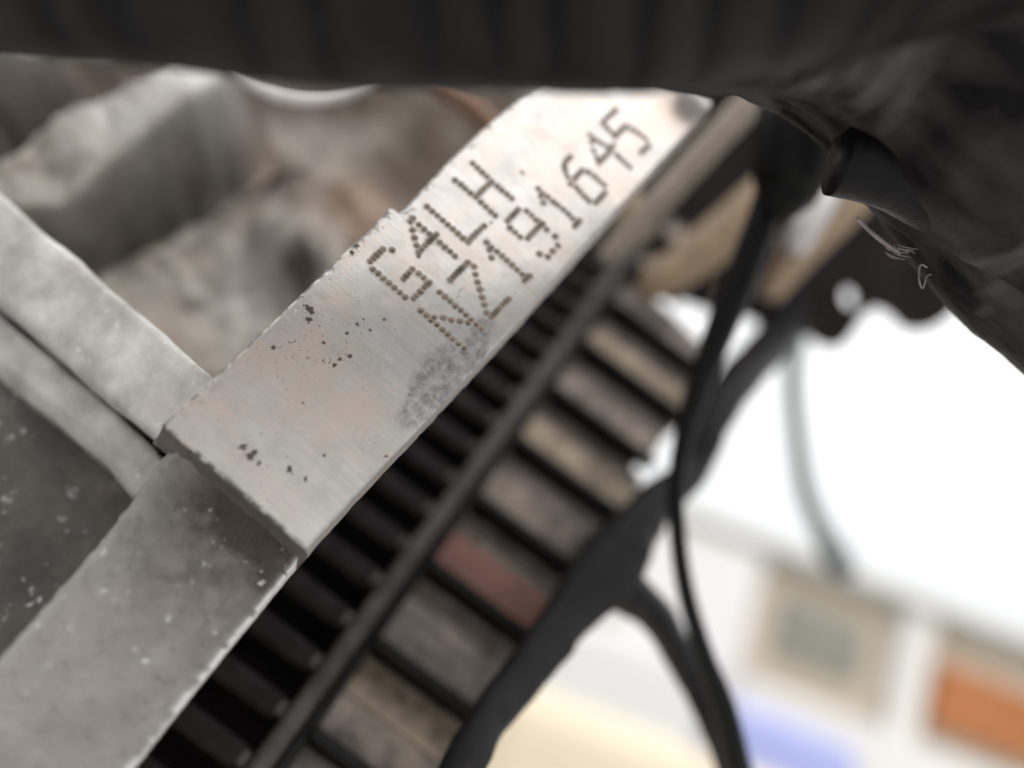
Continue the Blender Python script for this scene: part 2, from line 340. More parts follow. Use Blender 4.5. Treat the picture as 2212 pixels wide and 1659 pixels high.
# ---- the dot-stamped number (dots measured in the photograph, 2560 px)
def cA(l): return [(880+x/4.608, 340+y/4.608) for x, y in l]
def cB(l): return [(880+x/4.608, 560+y/4.608) for x, y in l]
def cC(l): return [(1200+x/4.608, 220+y/4.608) for x, y in l]
CH = [
 ('letter', 'G', cA([(358,1305),(462,1315),(322,1340),(285,1375),(250,1410),(210,1445)])+cB([(240,525),(300,570),(360,628),(425,680),(487,735),(550,790),(612,845),(710,860),(745,825),(790,780),(835,730),(870,695),(893,672),(825,620),(768,572),(695,520),(660,560),(625,597),(595,635)])),
 ('digit', '4', cA([(700,950),(675,985),(770,1022),(830,1075),(890,1128),(945,1165),(1010,1228),(1068,1282),(1130,1330),(1185,1385),(697,1085),(720,1175),(745,1262),(770,1340),(805,1303),(845,1262),(880,1223),(915,1190),(975,1135)])),
 ('letter', 'L', cA([(865,815),(925,868),(985,918),(1045,970),(1103,1022),(1162,1072),(1220,1125),(1278,1178),(1340,1220),(1370,1185),(1405,1150),(1440,1112),(1480,1075),(1525,1035)])),
 ('letter', 'H', cA([(1188,512),(1255,560),(1305,605),(1365,658),(1425,705),(1485,762),(1540,815),(1598,870),(1650,915),(1390,315),(1445,368),(1500,420),(1555,470),(1612,525),(1670,578),(1725,625),(1785,672),(1840,718),(1460,668),(1495,632),(1530,597),(1575,560)])),
 ('letter', 'N', cB([(795,1000),(858,1052),(915,1110),(980,1160),(1042,1215),(1105,1270),(1165,1322),(1230,1378),(1295,1430),(1010,785),(1072,838),(1130,888),(1190,943),(1253,992),(1315,1045),(1375,1100),(1435,1155),(1500,1205),(950,1075),(1052,1082),(1147,1108),(1245,1120),(1340,1140)])),
 ('letter', 'Z', cB([(1135,650),(1165,612),(1198,578),(1232,545),(1267,510),(1300,480),(1335,445),(1405,490),(1423,582),(1448,670),(1475,757),(1500,845),(1527,930),(1552,1022),(1610,1070),(1642,1035),(1675,1000),(1707,965),(1740,927),(1775,892),(1808,862)])),
 ('digit', '1', cB([(1552,215),(1605,270),(1670,318),(1730,370),(1785,420),(1845,472),(1905,525),(1965,580),(2045,600),(1585,300),(1607,390),(1990,650),(2018,625)])),
 ('digit', '9', cA([(1915,850),(1885,882),(1855,912),(1825,945),(1795,980),(1822,1060),(1880,1112),(1938,1165),(2012,865),(2070,918),(2130,970),(2025,1180),(2060,1142),(2095,1105),(2130,1068),(2165,1035),(2195,1010)])+[(1340,551),(1353,562),(1367,574),(1388,591),(1370,642),(1382,628),(1395,614),(1349,635)]),
 ('digit', '1', cC([(670,1160),(720,1215),(780,1255),(845,1312),(898,1350),(960,1400),(1015,1450),(1065,1500),(1145,1530),(700,1245),(730,1325),(1090,1595),(1118,1562)])),
 ('digit', '6', cC([(1050,785),(1018,815),(985,850),(972,900),(982,955),(1010,1025),(1040,1105),(1110,1145),(1150,1195),(1205,1250),(1255,1300),(1180,950),(1150,980),(1115,1015),(1088,1052),(1250,970),(1320,1020),(1375,1070),(1430,1115),(1335,1320),(1368,1285),(1402,1250),(1440,1205)])),
 ('digit', '4', cC([(1270,540),(1290,620),(1310,720),(1340,800),(1330,585),(1390,630),(1455,670),(1510,710),(1580,775),(1625,820),(1675,865),(1725,910),(1370,860),(1410,820),(1450,778),(1490,735),(1535,660)])),
 ('digit', '5', cC([(1410,400),(1450,360),(1490,322),(1530,285),(1562,255),(1445,440),(1490,485),(1535,535),(1560,560),(1600,515),(1640,477),(1675,445),(1735,470),(1795,505),(1855,545),(1910,590),(1860,740),(1900,705),(1940,670)])),
]
K = W/2560
def loc(u, v, h=0): p = hit(PADM, u, v, h); return p.x, p.y
dots = []
for ci, (k, ch, l) in enumerate(CH):
    for x, y in l:
        t, s = loc(x*K, y*K); dots.append((t, s, ci))
dots = np.array(dots)
dd_ = np.hypot(dots[:, None, 0]-dots[None, :, 0], dots[:, None, 1]-dots[None, :, 1]); np.fill_diagonal(dd_, 9)
dense = np.sort(dd_, 1)[:, 1] < .66            # overlapping punches: dirt plus shade painted into them
EL = np.array([loc(*p) for p in [(352,915),(400,872),(480,798),(600,683),(700,587),(800,492),(828,466),(838,447),(846,449),(858,464),(880,442),(940,379),(1000,316),(1060,262),(1110,222),(1170,176),(1240,118),(1330,40)]])
ER = np.array([loc(*p) for p in [(659,1190),(760,1078),(860,972),(1000,823),(1120,694),(1290,503),(1465,308),(1560,203),(1650,104)]])
smax = min(EL[:, 1].max(), ER[:, 1].max())
sa, sb = dots[:, 1].min()-1.2, dots[:, 1].max()+1.2
srow = np.concatenate([np.arange(0, sa, .11), np.arange(sa, sb, .075), np.arange(sb, smax, .3)])
NT = 330
tl = np.interp(srow, EL[:, 1], EL[:, 0]); tr = np.interp(srow, ER[:, 1], ER[:, 0])
tl = tl + (fbm(srow*.8, srow*0+3, 5)-.5)*.14 + (fbm(srow*4, srow*0, 8)-.5)*.10
tr = tr + (fbm(srow*.7, srow*0+9, 15)-.5)*.22
fr = np.linspace(0, 1, NT)
T = tl[:, None]+(tr-tl)[:, None]*fr[None, :]; SS = np.repeat(srow[:, None], NT, 1)
Hh = np.zeros_like(T); dim = np.zeros_like(T); own = np.full(T.shape, -1)
RD = .50
best = np.full(T.shape, 9.); pitd = np.zeros_like(T)
for (t, s, ci), dn in zip(dots, dense):
    Rr = RD*random.uniform(.92, 1.06); dp = random.uniform(.38, .47)
    i0, i1 = np.searchsorted(srow, [s-1.0, s+1.0])
    r = np.hypot(T[i0:i1]-t, SS[i0:i1]-s)
    cone = np.where(r < Rr, -dp*(1-r/Rr), random.uniform(.03, .055)*np.exp(-((r-Rr)/.10)**2))
    cur = Hh[i0:i1]; Hh[i0:i1] = np.where((cone < 0) | (cur < 0), np.minimum(cone, cur), np.maximum(cone, cur))
    dim[i0:i1] = np.maximum(dim[i0:i1], 1-sst(Rr*.85, Rr*1.12, r))
    pitd[i0:i1] = np.maximum(pitd[i0:i1], (1-sst(Rr*.20, Rr*.70, r))*random.uniform(.35, .95))  # dark cone centres: residue, with the recess shade painted in
    if dn: pitd[i0:i1] = np.maximum(pitd[i0:i1], (1-sst(Rr*.6, Rr*1.15, r))*random.uniform(.55, .9))
    else: pitd[i0:i1] = np.maximum(pitd[i0:i1], (1-sst(Rr*.8, Rr*1.3, r))*random.uniform(0, .3))
    own[i0:i1] = np.where((r < Rr*1.25) & (r < best[i0:i1]), int(ci), own[i0:i1]); best[i0:i1] = np.minimum(best[i0:i1], r)
# gentle unevenness, deeper wells in the far upper corner, rounded edges
Hh += (fbm(T*.25, SS*.25, 31)-.5)*.10
dl = T-tl[:, None]; dr = tr[:, None]-T; ds = SS
for dd, rr, dp in ((dl, .5, .35), (dr, .38, .30), (ds, .35, .25)):
    x = np.clip(1-dd/rr, 0, 1); Hh -= dp*x*x
chip = sst(.62, .72, fbm(T*.9, SS*.9, 77)); Hh -= .18*chip*sst(1.6, .3, np.minimum(dl, ds))
# stains
def blob(u, v, ru, rot=0, rv=None):
    t, s = loc(u, v); a = T-t; b = SS-s; c, s_ = math.cos(rot), math.sin(rot); x = a*c+b*s_; y = -a*s_+b*c
    return np.exp(-(x/ru)**2-(y/(rv or ru))**2)
nA = fbm(T*.35, SS*.35, 3); nB = fbm(T*1.7, SS*1.7, 12, 5); nC = fbm(T*5, SS*5, 40, 4)
warm = sst(.45, .62, nA*.7+nB*.3)*.4 + .7*blob(620, 780, 5.5)+.5*blob(430, 870, 5)+.5*blob(760, 900, 5)+.4*blob(1360, 420, 4)+.4*blob(700, 660, 4)+.9*blob(1440, 250, 4)
warm = np.clip(warm*(.5+.8*nB), 0, .9)
bz = 1.7*blob(1030, 752, 1.5, .55, 4.0)+1.45*blob(962, 822, 1.9, .5, 4.5)+1.1*blob(905, 865, 1.7, .5, 4)+.5*blob(930, 790, 3.2, .55, 6)+.6*blob(1060, 700, 1.2, 0, 2.5)+.75*blob(1180, 600, .9, 0, 2.)+.5*blob(860, 910, 1.4, .4, 3.)+.6*blob(700, 640, 1.2)+.5*blob(760, 545, 1.)+.62*np.exp(-dl/.9)*sst(.42, .6, nB)
lines = sst(.55, .75, fbm(T*3.2+SS*1.1, SS*.8-T*.5, 61, 3))
burn = np.clip(sst(.30, 1.05, bz*(.25+1.4*(.5*nB+.5*nC)))*(1-.55*lines)*(1-.8*sst(.52, .62, nC)*sst(.9, .3, bz)), 0, .78)
pit = sst(.735, .80, nB*.5+nC*.5+.09*blob(620, 760, 5)+.07*blob(740, 740, 5)+.06*blob(560, 960, 5)+.05*blob(1000, 600, 9))*.75
pit = np.maximum(pit, .42*sst(.45, .7, nC)*np.clip(blob(668, 680, 1.1)+blob(530, 975, 1.3)+.8*blob(745, 765, 1.6)+.7*blob(430, 870, 1.)+.6*blob(800, 960, 1.2)+.6*blob(830, 690, .8), 0, 1))
for u, v, r in [(722,788,.38),(735,775,.3),(755,770,.32),(590,750,.33),(665,665,.55),(668,690,.5),(672,675,.4),(540,985,.5),(548,978,.4),(525,965,.45),(625,1012,.38),(830,690,.3),(655,870,.18),(770,700,.3),(800,715,.28),(700,740,.22),(750,720,.25),(640,640,.6),(770,530,.4),(760,545,.35),(905,555,.3),(1128,375,.35),(1060,480,.25),(560,1000,.3),(660,1035,.3),(700,985,.2),(785,690,.22),(835,985,.2)]:
    t, s = loc(u, v); i0, i1 = np.searchsorted(srow, [s-2, s+2]); r_ = np.hypot(T[i0:i1]-t, SS[i0:i1]-s)
    f = sst(1.0, .55, r_/r*(.1+1.75*fbm(T[i0:i1]*3.4, SS[i0:i1]*3.4, int(u), 4))); pit[i0:i1] = np.maximum(pit[i0:i1], f*.95)
pit = np.maximum(pit, pitd*(.6+.6*nC))
# dirt kept in the corner above the step and along the edges
for u, v, a_, r_ in [(1180,275,.22,2.0),(1235,330,-.16,1.6),(1120,355,.18,2.4),(1290,300,-.12,2.2),(1060,330,.1,2.),(1200,240,-.15,1.5)]: Hh += a_*blob(u, v, r_)
pit = np.maximum(pit, np.clip(1.25*blob(1490, 235, 3.2)*(.5+nB), 0, .85))
edge = sst(.55, .0, np.minimum(ds, dl))*sst(.35, .6, fbm(T*1.1, SS*1.1, 91))
halo = np.zeros_like(T)
pit = np.clip(np.maximum(pit, edge*.9), 0, 1)
Hh -= .04*pit*(dim < .2)
# skirts: right wall, left wall, step wall
cols = [(T, SS, Hh)]
def ext(prof, side):
    out = []
    for off, hh in prof:
        if side == 'r': out.append((tr+off, srow, np.full_like(srow, hh)))
        else: out.append((tl-off, srow, np.full_like(srow, hh)))
    return out
rw = ext([(.06, -.4), (.18, -1.4), (.4, -3.2), (.45, -4.4), (-6, -20)], 'r'); lw = ext([(.12, -.7), (.3, -2.0), (1.2, -6), (2.2, -14), (3, -24)], 'l')
TT = np.concatenate([np.stack([c[0] for c in lw[::-1]], 1), T, np.stack([c[0] for c in rw], 1)], 1)
S2 = np.concatenate([np.stack([c[1] for c in lw[::-1]], 1), SS, np.stack([c[1] for c in rw], 1)], 1)
H2 = np.concatenate([np.stack([c[2]+(fbm(srow*.6, srow*0+j, 50+j)-.5)*.3 for j, c in enumerate(lw[::-1])], 1), Hh, np.stack([c[2] for c in rw], 1)], 1)
def padc(a, v): return np.concatenate([np.full((len(srow), 5), v), a, np.full((len(srow), 5), v)], 1)
at_ = {'warm': padc(warm, .45), 'burnish': padc(burn, 0.), 'pit': padc(pit, 0.), 'dimple': padc(dim, 0.)}
ownf = padc(own.astype(float), -1)
# step rows in front (s < 0)
step = [(-.12, -.6), (-.28, -1.5), (-.45, -2.6), (-.75, -3.5), (-1.3, -4.1), (-1.8, -6.5)]
ex_T, ex_S, ex_H = [], [], []
for so_, hh in step[::-1]:
    ex_T.append(TT[0]); nz = (fbm(TT[0]*1.6, TT[0]*0+so_*.3, 66)-.5)*.3
    ex_S.append(np.full_like(TT[0], so_)+nz); ex_H.append(np.minimum(np.full_like(TT[0], hh), H2[0]+hh*.2))
TT = np.vstack(ex_T+[TT]); S2 = np.vstack(ex_S+[S2]); H2 = np.vstack(ex_H+[H2])
ne = len(step)
for k in at_:
    v = {'warm': .3, 'burnish': 0., 'pit': .9, 'dimple': 0.}[k]  # step face painted dark: its shade as well as dirt
    at_[k] = np.vstack([np.full((ne, TT.shape[1]), v), at_[k]])
ownf = np.vstack([np.full((ne, TT.shape[1]), -1), ownf])
nr, nc = TT.shape
VV = np.stack([TT.ravel(), S2.ravel(), H2.ravel()], 1)*MM
idx = np.arange(nr*nc).reshape(nr, nc)
Q = np.stack([idx[:-1, :-1], idx[:-1, 1:], idx[1:, 1:], idx[1:, :-1]], -1).reshape(-1, 4)
fo = np.maximum(np.maximum(ownf[:-1, :-1], ownf[:-1, 1:]), np.maximum(ownf[1:, 1:], ownf[1:, :-1])).ravel()
# one normal field for the whole face so that the characters join it without a seam
a = np.gradient(np.stack([TT, S2, H2], -1), axis=1); b_ = np.gradient(np.stack([TT, S2, H2], -1), axis=0)
NN = np.cross(a, b_); NN /= np.linalg.norm(NN, axis=-1, keepdims=True); NN = NN.reshape(-1, 3)
def sub_mesh(name, q):
    u, inv = np.unique(q, return_inverse=True); inv = inv.reshape(q.shape)
    me = bpy.data.meshes.new(name); me.vertices.add(len(u)); me.vertices.foreach_set('co', VV[u].ravel())
    me.loops.add(q.size); me.loops.foreach_set('vertex_index', inv.ravel().astype(np.int32))
    me.polygons.add(len(q)); me.polygons.foreach_set('loop_start', np.arange(0, q.size, 4, dtype=np.int32))
    me.update(calc_edges=True); me.validate()
    me.polygons.foreach_set('use_smooth', [True]*len(q))
    for k, arr in at_.items():
        A = me.attributes.new(k, 'FLOAT', 'POINT'); A.data.foreach_set('value', arr.ravel()[u].astype(np.float32))
    me.normals_split_custom_set_from_vertices(NN[u].tolist())
    return me
pad = link('number_pad', sub_mesh('number_pad', Q[fo < 0]), PADMAT, blk)
for ci, (k, ch, l) in enumerate(CH):
    o = link('stamped_'+k, sub_mesh('stamped_'+k, Q[fo == ci]), PADMAT, pad)
    o['label'] = 'dot-stamped %s %s' % (k, ch)

# ---- cast body round the pad
def clouds(n, sz, dep=3):
    t = bpy.data.textures.new(n, 'CLOUDS'); t.noise_scale = sz*MM; t.noise_depth = dep; return t
CL1, CL2 = clouds('lumps', 12), clouds('grit', 2.2, 4)
def sl_(name, px, h, h0, mt, bw=.8, seg=3):
    o = slab(name, px, h, h0, mt, PADM, blk, bw, seg)
    r = o.modifiers.new('remesh', 'REMESH'); r.mode = 'VOXEL'; r.voxel_size = .7*MM; r.use_smooth_shade = True
    for t, st in ((CL1, .9), (CL2, .16)):
        d = o.modifiers.new('d', 'DISPLACE'); d.texture = t; d.texture_coords = 'LOCAL'; d.strength = st*MM; d.mid_level = .5
    return o
# ledge below the step: a rough as-cast sheet with its own nicked edges
LL = [(392,950),(330,1010),(285,1082),(215,1172),(130,1270),(0,1420),(-160,1600),(-400,1870)]
LR = [(664,1192),(640,1216),(585,1283),(520,1362),(400,1508),(280,1659),(180,1786),(80,1915)]
a = np.array([loc(*p, h=-4.0) for p in LL]); b_ = np.array([loc(*p, h=-4.0) for p in LR])
n1 = 300; n2 = 230; k = np.linspace(0, 1, n1)
def res(q):
    d = np.concatenate([[0], np.cumsum(np.hypot(*np.diff(q, axis=0).T))]); d /= d[-1]
    return np.interp(k, d, q[:, 0]), np.interp(k, d, q[:, 1])
lt, ls = res(a); rt, rs = res(b_)
lt = lt+(fbm(ls*.9, ls*0, 101)-.5)*.4; rt = rt+(fbm(rs*.9, rs*0, 102)-.5)*.16
f = np.linspace(0, 1, n2)[None, :]
LT = lt[:, None]*(1-f)+rt[:, None]*f; LS = ls[:, None]*(1-f)+rs[:, None]*f
LH = -4.0 - .012*np.clip(-LS, 0, 60) + (fbm(LT*.25, LS*.25, 110)-.5)*.4 + (fbm(LT*1.6, LS*1.6, 111)-.5)*.08 + (fbm(LT*5, LS*5, 112, 3)-.5)*.07
LH += 1.0*np.exp(np.clip(LS, -30, 0)/.8)
nk = sst(.62, .72, fbm(LT*1.1, LS*1.1, 120)); LH -= .12*nk
for dd, rr, dp in ((LT-lt[:, None], 1.2, .8), (rt[:, None]-LT, .35, .3)):
    x = np.clip(1-dd/rr, 0, 1); LH -= dp*x*x
LD = np.clip(1.6*np.exp(np.clip(LS, -60, 0)/9.0)*(.4+1.0*fbm(LT*.5, LS*.5, 140)), 0, .93)*sst(-2, 9, LT-lt[:, None])  # contact shade of the step painted in brown, together with oil dirt
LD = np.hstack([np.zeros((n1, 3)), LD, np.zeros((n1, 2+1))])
wl = [(.4, -6), (1.5, -14), (2.5, -30)]; wr = [(.1, -4.6), (.35, -6.4), (-6, -22)]
LT = np.hstack([np.stack([lt-o for o, _ in wl[::-1]], 1), LT, np.stack([rt+o for o, _ in wr], 1)])
LS = np.hstack([np.stack([ls]*3, 1), LS, np.stack([rs]*3, 1)])
LH = np.hstack([np.stack([np.full(n1, h_) for _, h_ in wl[::-1]], 1), LH, np.stack([np.full(n1, h_) for _, h_ in wr], 1)])
ix = np.arange(LT.size).reshape(LT.shape)
q = np.stack([ix[:-1, :-1], ix[1:, :-1], ix[1:, 1:], ix[:-1, 1:]], -1).reshape(-1, 4)
me = mesh('cast_ledge', np.stack([LT.ravel(), LS.ravel(), LH.ravel()], 1)*MM, q.tolist())
BR = np.hstack([np.zeros((n1, 3)), np.clip(np.exp(-(rt[:, None]-(lt[:, None]*(1-f)+rt[:, None]*f))/.22)*1.5*sst(.3, .5, fbm(rs*1.3, rs*0, 161))[:, None], 0, 1), np.ones((n1, 3))*.8])  # bright rim reflection painted as a pale line along the right edge
B = me.attributes.new('highlight', 'FLOAT', 'POINT'); B.data.foreach_set('value', BR.ravel().astype(np.float32))
A = me.attributes.new('oil_shade', 'FLOAT', 'POINT'); A.data.foreach_set('value', LD.ravel().astype(np.float32))
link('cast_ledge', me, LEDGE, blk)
HR = lambda u, v: -6 - max(0, 470-u)*.045
sl_('cast_rib', [(-120,300),(0,412),(180,565),(330,695),(452,803),(560,900),(500,1000),(385,985),(200,832),(0,662),(-130,550)], HR, -60, CASTB, 1.2)
sl_('sloped_rib_flank', [(-130,560),(0,672),(200,842),(372,996),(380,1060),(285,1082),(225,1000),(60,870),(-130,720)], lambda u, v: HR(u, v)-5, -60, CAST, 1.5)
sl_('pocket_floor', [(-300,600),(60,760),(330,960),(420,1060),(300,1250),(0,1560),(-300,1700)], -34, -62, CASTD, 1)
def sdf(u, v, poly):                                  # signed distance, positive inside
    d = np.full(u.shape, 1e9); ins = np.zeros(u.shape, bool); n = len(poly)
    for i in range(n):
        x1, y1 = poly[i]; x2, y2 = poly[(i+1) % n]; ex, ey = x2-x1, y2-y1
        k = np.clip(((u-x1)*ex+(v-y1)*ey)/(ex*ex+ey*ey), 0, 1); d = np.minimum(d, np.hypot(u-x1-k*ex, v-y1-k*ey))
        c = (y1 > v) != (y2 > v); ins ^= c & (u < (x2-x1)*(v-y1)/((y2-y1) if y2 != y1 else 1e-9)+x1)
    return np.where(ins, d, -d)
gu, gv = np.meshgrid(np.arange(-340, 1330, 6.), np.arange(-200, 1030, 6.))
wu = gu+(fbm(gu/140, gv/140, 201)-.5)*50; wv_ = gv+(fbm(gu/140, gv/140, 202)-.5)*50
def soft(poly, w): return sst(-w, w, sdf(wu, wv_, poly))
RIDGE = soft([(-80,470),(30,370),(170,275),(330,190),(450,140),(545,185),(525,260),(400,350),(250,455),(150,545),(40,540)], 42)
PANEL = soft([(60,640),(200,560),(380,470),(560,370),(650,345),(725,410),(780,500),(830,640),(700,800),(540,980),(300,900)], 55)
WEB = soft([(560,330),(700,290),(790,310),(880,420),(940,500),(900,590),(800,560),(720,420)], 48)
LUG = soft([(-120,85),(60,85),(150,140),(110,205),(30,220),(-120,250)], 34)
FAR_ = soft([(960,190),(1180,60),(1250,250),(1050,330),(1000,300)], 30)
gh = -92 + 34*RIDGE + 22*PANEL*(1-RIDGE) + 18*WEB*(1-PANEL) + 30*LUG + (fbm(gu/140, gv/140, 210)-.5)*7 + (fbm(gu/34, gv/34, 211)-.5)*1.2 + 12*np.exp(-((gu-620)/70)**2-((gv-560)/60)**2)
gV = []
Mi_ = PADM.inverted(); oc = Mi_ @ CAMP; R3 = Mi_.to_3x3()
dx = np.array([list(R3 @ (R_/F)), list(R3 @ (-U_/F)), list(R3 @ fw)])
dr_ = (gu.ravel()-W/2)[:, None]*dx[0]+(gv.ravel()-H/2)[:, None]*dx[1]+dx[2]
kk_ = (-70*MM-oc.z)/dr_[:, 2]; base_ = np.array(oc)[None]+dr_*kk_[:, None]; base_[:, 2] = gh.ravel()*MM
ix = np.arange(gu.size).reshape(gu.shape); q = np.stack([ix[:-1, :-1], ix[1:, :-1], ix[1:, 1:], ix[:-1, 1:]], -1).reshape(-1, 4)
me = mesh('cast_wall', base_, q.tolist())
def gb(u, v, r, r2=None): return np.exp(-((gu-u)/r)**2-((gv-v)/(r2 or r))**2)
gn = fbm(gu/60, gv/60, 220, 5)
oil_shade = np.clip((1.5*gb(930, 290, 130, 130)+1.5*gb(250, 40, 420, 75)+1.3*gb(700, 60, 300, 110)+.9*gb(1080, 120, 120)+1.0*gb(160, 250, 110, 60)+.8*gb(560, 330, 90, 40)+.55*gb(640, 700, 60, 200)+.5*gb(850, 560, 60, 120))*(.35+1.2*gn)+.5*sst(.52, .68, gn), 0, .96)  # placed blobs paint shade into the hollows; the noise term is grime
rus = np.clip((1.1*gb(800, 420, 110, 100)+.6*gb(560, 250, 60)+.5*gb(300, 800, 120))*(.3+1.2*fbm(gu/45, gv/45, 230)), 0, .9)
hlt = np.clip(.6*(gb(420, 240, 110, 70)+.6*gb(250, 330, 100, 60)+.35*gb(500, 640, 130, 90))*(.2+1.2*fbm(gu/50, gv/50, 240)), 0, .85); oil_shade *= 1-.7*hlt  # highlights painted on the ridge and panel
for nm, ar in (('oil_shade', oil_shade), ('rust', rus), ('highlight', hlt)):
    A = me.attributes.new(nm, 'FLOAT', 'POINT'); A.data.foreach_set('value', ar.ravel().astype(np.float32))
link('cast_wall', me, cast_mat('cast_aluminium_grimy', (.27, .252, .228), .25, 1.0, .5, .2), blk)

# ------------------------------------------------------------------ louvred guard beside the block
A0, A1 = P(600, 1600, 120), P(1370, 610, 205)
GM = frame(A0, cam2w(.80, -.60, .0), (A1-A0))
grl = empty('louvred_guard', GM)
tag(grl, 'black ladder-like plastic guard with a long rail, cross ribs and grey-brown louvres below the pad', 'guard')
Lg = (A1-A0).length*1000
st_px = [(530,1740),(670,1575),(805,1415),(930,1240),(1050,1100),(1145,975),(1225,870),(1300,770),(1345,700),(1380,640)]
ys = [hit(GM, u, v).y for u, v in st_px]
RAILM = simple('worn_grey_black_plastic', (.048, .044, .043), .45, 0, .5, .25, .15*MM, 1., spec=.3)
LOUV = [simple('louvre_grey', (.165, .138, .12), .36, .45, .55, .25), simple('louvre_beige', (.20, .16, .12), .38, .4, .5, .22), simple('louvre_brown', (.15, .125, .115), .5, .25, .5, .22)]
TOOTH = simple('dim_black_plastic', (.012, .0105, .0105), .5, 0, .5, .3, .15*MM, 1., spec=.12)
GLINTM = simple('rib_glint_plastic', (.07, .06, .05), .6, 0, .4, .3)  # lighter tone for the painted glints at the rib ends
REDL = simple('louvre_rust_red', (.20, .095, .075), .6, 0, .3, .15)
box('rail', (0, Lg/2-10, 0), (3.3, Lg+90, 5), RAILM, grl, 1.0)
box('rail_shade', (2.9, Lg/2-10, -4), (2.4, Lg+90, 6), BLACK, grl, .6)  # black strip standing in for the shadowed side of the rail
# right-hand field: ribs and louvres
XE = [(990,1650),(1100,1530),(1205,1390),(1300,1220),(1372,1115),(1400,1015),(1420,955),(1466,905),(1530,855),(1580,775),(1520,738),(1462,648)]
XE = sorted((hit(GM, u, v).y, hit(GM, u, v).x) for u, v in XE)
def xr(y): return np.interp(y, [a[0] for a in XE], [a[1] for a in XE])     # outer end of the field
step_ = 17.5; y = ys[1]-2*step_; n_ = 0
while y < Lg+25:
    ln = xr(y)-2.0; x0 = 3.2
    if ln > 8:
        box('rib', (x0+ln/2, y, -1.5), (ln, 2.2, 4), BLACK, grl, .7)
        ya, yb = y+1.25, y+step_-1.25; ym = ya+(yb-ya)*random.uniform(.42, .56); e2 = xr(y+step_/2)-1.0
        ex_ = .8
        def lou(name, y0, z0, y1, z1, mt, xe):
            th = 1.2; top = [(x0, y0, z0), (float(xr(y0))+xe, y0, z0), (float(xr(y1))+xe, y1, z1), (x0, y1, z1)]
            return prism(name, top, [(p[0], p[1], p[2]-th) for p in top], mt, grl, .4, 2)
        zr_ = random.uniform(-2.6, -1.6)
        lo_m = REDL if n_ == 4 else LOUV[[1, 1, 0, 2, 0, 0, 1, 0, 1, 0, 0, 0, 0, 0, 0][n_ % 15]]
        lou('louvre', ya, -3.6, ym, zr_, lo_m, ex_)
        lou('louvre', ym+.1, zr_-.05, yb, -5.2, LOUV[[2, 2, 1, 0, 0, 2, 0, 2, 2, 2, 0, 0, 0, 0, 0][n_ % 15]], ex_)
    y += step_; n_ += 1
# left-hand field: shorter, denser ribs running under the block
y = ys[1]-2.5*step_
while y < Lg+25:
    box('rib', (-16.8, y, -4.6), (29.5, 4.4, 8), TOOTH, grl, 1.2)
    bev(link('rib_glint', mesh('rib_glint', [Vector((x_, y+y_, z_))*MM for x_ in (-3.4, -1.7) for y_ in (-1.3, 1.3) for z_ in (-2, .4)], [(0, 1, 3, 2), (4, 6, 7, 5), (0, 4, 5, 1), (2, 3, 7, 6), (0, 2, 6, 4), (1, 5, 7, 3)], False), GLINTM, grl), .6)  # small lighter blocks standing in for glints at the rib ends
    y += step_/2
yy = np.linspace(ys[1]-45, Lg+4, 40)
lp = [(-40, yy[0], -14), (-40, yy[-1], -14)]+[(float(xr(y_))+1.2, y_, -14) for y_ in yy[::-1]]
prism('back_plate', lp, [(a[0], a[1], -16) for a in lp], DARK, grl, .4, 1)

# ------------------------------------------------------------------ hoses, cable, pipes at the right
def thing_tube(name, label, cat_, path, mt, **k):
    o = pix_tube(name, path, mt, **k); return tag(o, label, cat_)
thing_tube('coolant_pipe', 'grey-beige pipe running close along the upper side of the number pad', 'pipe',
    [(1300,560,172,1.8),(1345,520,172,2.9),(1410,450,172,3.1),(1505,345,172,3.2),(1620,220,172,3.3),(1740,90,172,3.4)], GREYP)
thing_tube('tan_hose', 'thick tan hose ending just above the white gap left of the black cable', 'hose',
    [(1390,640,196,2.5),(1420,610,196,4.9),(1480,570,196,5.6),(1560,510,196,6.2),(1640,440,196,6.4),(1760,330,196,6.4)], TAN)
thing_tube('tan_hose', 'slimmer tan hose passing under the black tape end right of the cable', 'hose',
    [(1660,640,205,3.0),(1700,585,205,3.8),(1770,510,205,4.2),(1850,430,205,4.6),(1960,320,205,4.6)], TAN)
thing_tube('short_hose', 'short tan stub hose low behind the thick tan hose', 'hose',
    [(1548,668,215,1.5),(1570,630,215,2.8),(1620,560,215,3.2),(1660,500,215,3.2)], TAN)
thing_tube('pipe_stub', 'small brownish pipe stub between the pad and the thick tan hose', 'pipe',
    [(1345,425,175,3.6),(1365,470,175,4.2),(1385,520,175,3.4)], TAN)
thing_tube('silver_sleeve', 'short silvery sleeve just right of the black cable boot', 'sleeve',
    [(1715,545,185,2.4),(1735,500,185,3.4),(1765,450,185,3.6),(1790,415,185,3.0)], simple('silver_sleeve', (.55, .53, .55), .3, .6, .1, .2))
cb = empty('black_cable', Matrix.Translation(P(1650, 430, 150)))
tag(cb, 'black cable hanging from a square boot and curving down past the bright background', 'cable')
pix_tube('sheath', [(1668,400,148,2.8),(1645,480,149,3.1),(1597,610,150,3.3),(1545,740,150,2.9),(1492,890,150,2.2),(1464,1020,150,1.75),(1462,1130,150,1.7),(1480,1270,150,1.75),(1520,1410,150,1.95),(1565,1530,149,2.4),(1600,1680,148,2.6),(1630,1800,148,2.6)], BLACK, cb)
pix_tube('boot', [(1745,200,145,5.5),(1735,240,145,8.4),(1718,330,146,8.4),(1700,400,147,7.0),(1686,440,147,4.8),(1674,470,148,3.2)], BLACK, cb, n=8)
yh = empty('branched_hose', Matrix.Translation(P(1340, 1200, 168)))
tag(yh, 'black branched hose forking into two arms below the louvred guard', 'hose')
